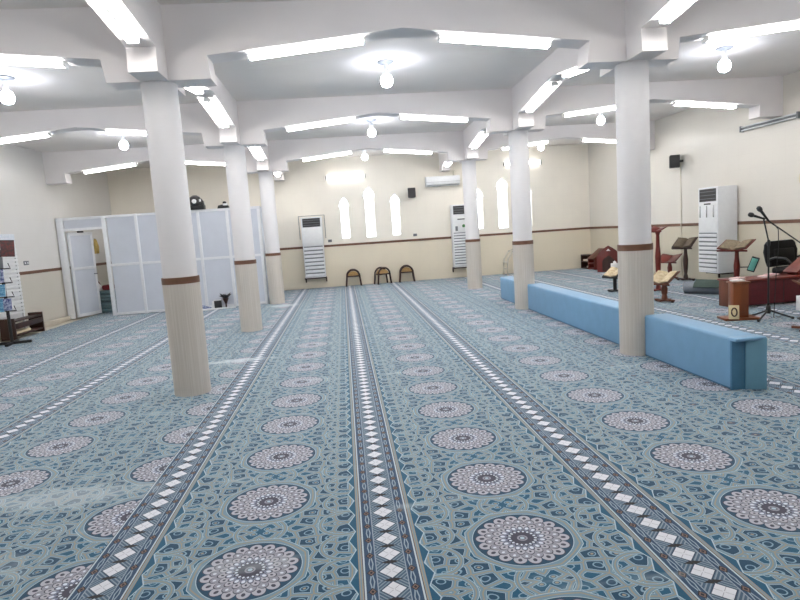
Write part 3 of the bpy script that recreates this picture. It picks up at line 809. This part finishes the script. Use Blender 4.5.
a = niche_case(16.88, 17.52, .20, .78, 'dark red arched bookcase with a small white triangle in the far corner', M['wood_red'], 'arch')
a.location = (7.82, 16.72, 0); a.rotation_euler = (0, 0, math.radians(-25))
for i, (dx, z, l) in enumerate(((-.13, .035, 'white book lying on the bottom shelf of the dark corner bookcase'), (-.02, .24, 'white book lying on the middle shelf, left, of the dark corner bookcase'), (.15, .24, 'cream book lying on the middle shelf, right, of the dark corner bookcase'))):
    b = thing('book', l, 'book', (wr(18.2)-.20, 18.27+dx, z+.004), -PI/2, 'books in the corner bookcase')
    MB().box((-.06, -.13, 0), (.06, .05, .05), .003).build('cover', M['white_paper'], b); MB().box((-.055, -.134, .008), (.055, .0, .042)).build('pages', M['paper'], b)
b = thing('tissue_box', 'white box standing in front of the arched corner bookcase', 'box', (7.80, 16.28, 0), -.3)
MB().box((-.10, -.10, 0), (.10, .10, .26), .006).build('carton', M['white_paper'], b); MB().box((-.05, -.02, .26), (.05, .02, .262)).build('slot', M['slot'], b)
MB().prism([(-.04, .262), (.04, .262), (.05, .30), (0, .34), (-.045, .31)], 'y', -.008, .008).build('tissue', M['white_paper'], b)

# ---------------------------------------------------------------- rolled rug
r = thing('rolled_rug', 'rolled grey rug lying on the carpet left of the low maroon desk', 'rug', (6.70, 10.95, 0), math.radians(-52))
sp_ = []
for i in range(64):
    a = i*.30; rr = .020+.0053*i*.98/3.2; sp_.append((rr*math.cos(a), .128+rr*math.sin(a)))
b = MB(); b.cyl((0, 0, .126), (1.0, 0, .126), .124, n=32); b.build('roll', M['grey_cloth'], r)
for i in range(4): MB().lathe([(.03+i*.027, 0), (.042+i*.027, 0), (.042+i*.027, .004), (.03+i*.027, .004)], 24).xf(T(0, 0, .126) @ RY(-PI/2)).build('roll_edge', M['wood'], r, 'brown spiral edge')
f = thing('folded_cloth', 'dark green cloth lying over the rolled grey rug', 'cloth', (6.90, 10.69, .252), math.radians(-52))
b = MB()
pr = [(-.20, -.10), (-.13, -.025), (-.06, .012), (0, .03), (.06, .018), (.105, -.028), (.098, -.034), (.055, .002), (0, .006), (-.06, -.006), (-.12, -.045), (-.19, -.112)]
b.prism(pr, 'x', -.12, .60); b.build('fabric', M['green_cloth'], f)

# ---------------------------------------------------------------- low maroon desk with what stands on it
dk = thing('low_desk', 'long low desk with a maroon front and wooden end', 'desk', (6.24, 8.77, 0), math.radians(2))
LD, DD, HD = 1.98, .44, .455
MB().box((.06, .0, .035), (LD, .02, HD-.03), .004).build('front_panel', M['maroon'], dk, 'maroon front')
MB().box((0, -.01, 0), (.06, DD, HD-.03), .005).build('end_panel', M['wood'], dk, 'brown wooden end panel')
MB().box((LD-.06, -.01, 0), (LD, DD, HD-.03), .005).build('end_panel', M['wood'], dk, 'brown wooden end panel')
MB().box((-.02, -.03, HD-.03), (LD+.02, DD+.02, HD), .008).build('desk_top', M['wood_red'], dk)
MB().box((.06, DD-.02, .10), (LD, DD, HD-.03)).build('back_panel', M['wood'], dk)
for i, x in enumerate((.06, .80, 1.55)): MB().box((x+.02, -.008, .06), (x+.025, .004, HD-.05)).build('panel_joint', M['black'], dk)
A = math.radians(2)
def ondesk(u, v, z=.455): return (6.24+u*math.cos(A)-v*math.sin(A), 8.76+u*math.sin(A)+v*math.cos(A), z)
for u, v, l in ((.14, .20, 'leftmost sheaf of pink papers on the low maroon desk'), (.62, .15, 'pink papers on the low maroon desk in front of the chair'), (.84, .30, 'pink papers on the low maroon desk near the slanted rest')):
    q = thing('papers', l, 'papers', ondesk(u, v), A+.3, 'papers on the low desk')
    for j in range(3): MB().box((-.10+.01*j, -.07, .001+.009*j), (.10+.006*j, .08, .009+.009*j), .001).build('sheet', M['pink' if j != 1 else 'white_paper'], q)
rh = thing('slanted_rest', 'reddish slanted book rest at the right end of the low desk', 'book rest', ondesk(1.12, .06), A)
MB().box((0, 0, .012), (.72, .30, .036), .006, T(0, 0, .02) @ RY(-.62)).build('slanted_board', mat('rose_wood', srgb(120, 62, 54), .3, var=.15, scale=6), rh)
for v in (.05, .25): MB().prism([(.02, .0), (.58, 0), (.58, .40)], 'y', v-.012, v+.012).build('support', M['wood_red'], rh)
ch = thing('office_chair', 'black leather office chair behind the low maroon desk', 'chair', (7.93, 9.60, 0), math.radians(14))
pr = [(-.30, .52), (.30, .52), (.335, .62), (.345, .80), (.33, .93), (.27, .985), (-.27, .985), (-.33, .93), (-.345, .80), (-.335, .62)]
bk_ = MB().prism(pr, 'y', -.075, .055, .035); bk_.xf(T(0, .22, 0) @ RX(-.10)); bk_.build('backrest', M['black_leather'], ch)
MB().box((-.25, .12, .60), (.25, .20, .86), .03, RX(-.10), 3).build('back_cushion', M['black_leather'], ch)
MB().box((-.30, -.21, .40), (.30, .24, .52), .045, seg=3).build('seat', M['black_leather'], ch)
for q in (-1, 1):
    MB().tube([(q*.33, .22, .66), (q*.38, .10, .70), (q*.38, -.10, .69), (q*.37, -.18, .62), (q*.33, -.14, .48)], .022, 8).build('armrest', M['black'], ch)
MB().cyl((0, 0, .10), (0, 0, .41), .03).build('gas_lift', M['chrome'], ch)
for i in range(5):
    a = i*2*PI/5+.3
    MB().tube([(0, 0, .12), (.25*math.cos(a), -.0+.23*math.sin(a), .075)], [.03, .02], 8).build('leg', M['black'], ch)
    MB().cyl((.25*math.cos(a)-.02, .23*math.sin(a), .03), (.25*math.cos(a)+.02, .23*math.sin(a), .03), .03, n=14).build('castor', M['black'], ch)

# wooden pedestal with its card
pd = thing('pedestal', 'varnished wooden pedestal on a flat base in front of the low desk', 'pedestal', (5.66, 7.93, 0), math.radians(-12))
MB().box((-.24, -.15, 0), (.24, .15, .035), .008).build('base_plate', M['wood_orange'], pd)
MB().box((-.105, -.09, .035), (.105, .09, .53), .008).build('post', M['wood_orange'], pd)
MB().box((-.125, -.11, .53), (.125, .11, .555), .006).build('top', M['wood_orange'], pd)
cl = thing('tissue_pack', 'white tissue pack lying on top of the wooden pedestal', 'tissues', (5.65, 7.94, .555), -.2)
MB().box((-.085, -.06, 0), (.085, .06, .022), .008, seg=3).build('pack', M['white_paper'], cl); MB().box((-.04, -.02, .021), (.04, .02, .024), .001).build('opening', M['pink'], cl)
cd = thing('framed_card', 'cream card with a dark oval ring leaning on the wooden pedestal', 'card', (5.47, 7.755, .036), math.radians(-12))
MB().box((-.07, -.008, 0), (.07, .008, .20), .003, RX(-.18) @ RY(.06)).build('card', M['cream'], cd)
ov = [Vector((.036*math.cos(2*PI*i/24), -.011, .10+.058*math.sin(2*PI*i/24))) for i in range(25)]
MB().tube(ov, .010, 6).xf(RX(-.18) @ RY(.06)).build('ring', M['wood_dark'], cd, 'dark oval ring')

# microphone stands
def tripod(s, r, n, rot, mt):
    for i in range(n):
        a = rot+i*2*PI/n
        MB().tube([(0, 0, .13), (r*.5*math.cos(a), r*.5*math.sin(a), .07), (r*math.cos(a), r*math.sin(a), .015)], .013, 8).build('leg', mt, s)
        MB().cyl((r*.93*math.cos(a), r*.93*math.sin(a), .018), (r*1.04*math.cos(a), r*1.04*math.sin(a), .012), .018, n=10).build('rubber_foot', M['black'], s)
ms = thing('microphone_stand', 'black tripod microphone stand in front of the low desk', 'microphone stand', (5.98, 7.74, .004), 0, 'microphone stands')
tripod(ms, .30, 3, math.radians(-150), M['black'])
MB().lathe([(.03, .08), (.035, .12), (.03, .18), (.018, .20)], 14).build('hub', M['black'], ms)
MB().cyl((0, 0, .1), (0, 0, 1.08), .012, n=10).build('pole', M['black'], ms)
MB().lathe([(.018, 1.04), (.022, 1.08), (.018, 1.13)], 12).build('clutch', M['black'], ms)
MB().cyl((0, 0, 1.10), (-.10, -.02, 1.45), .010, n=10).build('boom', M['black'], ms)
def mic(loc, d, label):
    m_ = thing('microphone', label, 'microphone', loc, 0, 'microphones')
    d = Vector(d).normalized()
    MB().cyl((0, 0, 0), d*.19, .013, .019, n=14).build('handle', M['black'], m_)
    q = d.to_track_quat('Z', 'Y').to_matrix().to_4x4()
    MB().lathe([(.020, 0), (.030, .015), (.034, .04), (.028, .068), (.010, .082)], 16).xf(T(*(d*.185)) @ q).build('head', M['dark_vent'], m_)
mic((5.895, 7.71, 1.43), (-.95, -.05, .32), 'lower left microphone, on the boom of the tripod stand')
m2 = thing('microphone_stand', 'round based black microphone stand at the right picture edge, boom reaching left', 'microphone stand', (6.42, 7.50, 0), 0, 'microphone stands')
MB().lathe([(.15, 0), (.15, .012), (.11, .03), (.03, .045)], 30).build('base', M['black'], m2)
MB().cyl((0, 0, .04), (0, 0, .95), .013, n=10).build('pole', M['black'], m2)
MB().lathe([(.018, .92), (.026, .96), (.018, 1.0)], 12).build('clutch', M['black'], m2)
MB().tube([(.14, .02, .86), (0, 0, .965), (-.60, .04, 1.405)], .010, 8).build('boom', M['black'], m2)
mic((5.825, 7.54, 1.40), (-.60, -.02, .74), 'upper right microphone, on the boom of the round based stand')
cb = MB().tube([(5.86, 7.49, 1.36), (5.98, 7.56, 1.28), (6.02, 7.60, 1.05), (6.03, 7.66, .6), (6.05, 7.72, .02), (6.35, 7.86, .012)], .005, 6).build('microphone_cable', M['black']); tag(cb, 'thin black cable hanging from the upper microphone', 'cable')

# foot of another stand and a white carton at the right picture edge
s, m = pedestal((5.80, 6.80, 0), .6, .55, 'brown book stand whose foot reaches in at the right picture edge', M['wood'], (.50, .36), (.44, .32), .5)
s['group'] = 'book stands'
b = thing('carton', 'white carton under the low desk at the right picture edge', 'box', (6.90, 8.12, 0), -.2)
MB().box((-.11, -.09, 0), (.11, .09, .22), .005).build('body', M['white_paper'], b); MB().box((-.11, -.09, .218), (.11, .09, .224)).build('lid', M['white_paper'], b)

# ---------------------------------------------------------------- world, camera, view
w = bpy.data.worlds.new('sky'); scene.world = w; w.use_nodes = True
bg = w.node_tree.nodes['Background']; bg.inputs[0].default_value = (.90, .95, 1, 1); bg.inputs[1].default_value = 4.5

cam = bpy.data.cameras.new('camera'); co = bpy.data.objects.new('camera', cam); COL.objects.link(co)
f, pitch, yaw, roll = 583.6, .116815, .090505, -.067295
cam.sensor_fit = 'HORIZONTAL'; cam.sensor_width = 36; cam.lens = f*36/800
cam.clip_start = .05; cam.clip_end = 200
fwd = Vector((math.sin(yaw)*math.cos(pitch), math.cos(yaw)*math.cos(pitch), -math.sin(pitch)))
right = Vector((math.cos(yaw), -math.sin(yaw), 0)); up = right.cross(fwd)
c, s = math.cos(roll), math.sin(roll)
# the camera was held slightly turned about its own axis
r2 = right*c + up*s
u2 = up*c - right*s
co.matrix_world = Matrix(((r2.x, u2.x, -fwd.x, 0), (r2.y, u2.y, -fwd.y, 0), (r2.z, u2.z, -fwd.z, 1.6), (0, 0, 0, 1)))
scene.camera = co
vs = scene.view_settings
scene.display_settings.display_device = 'sRGB'
vs.view_transform = 'Standard'; vs.look = 'None'; vs.gamma = 1; vs.use_curve_mapping = False
vs.exposure = 0.78
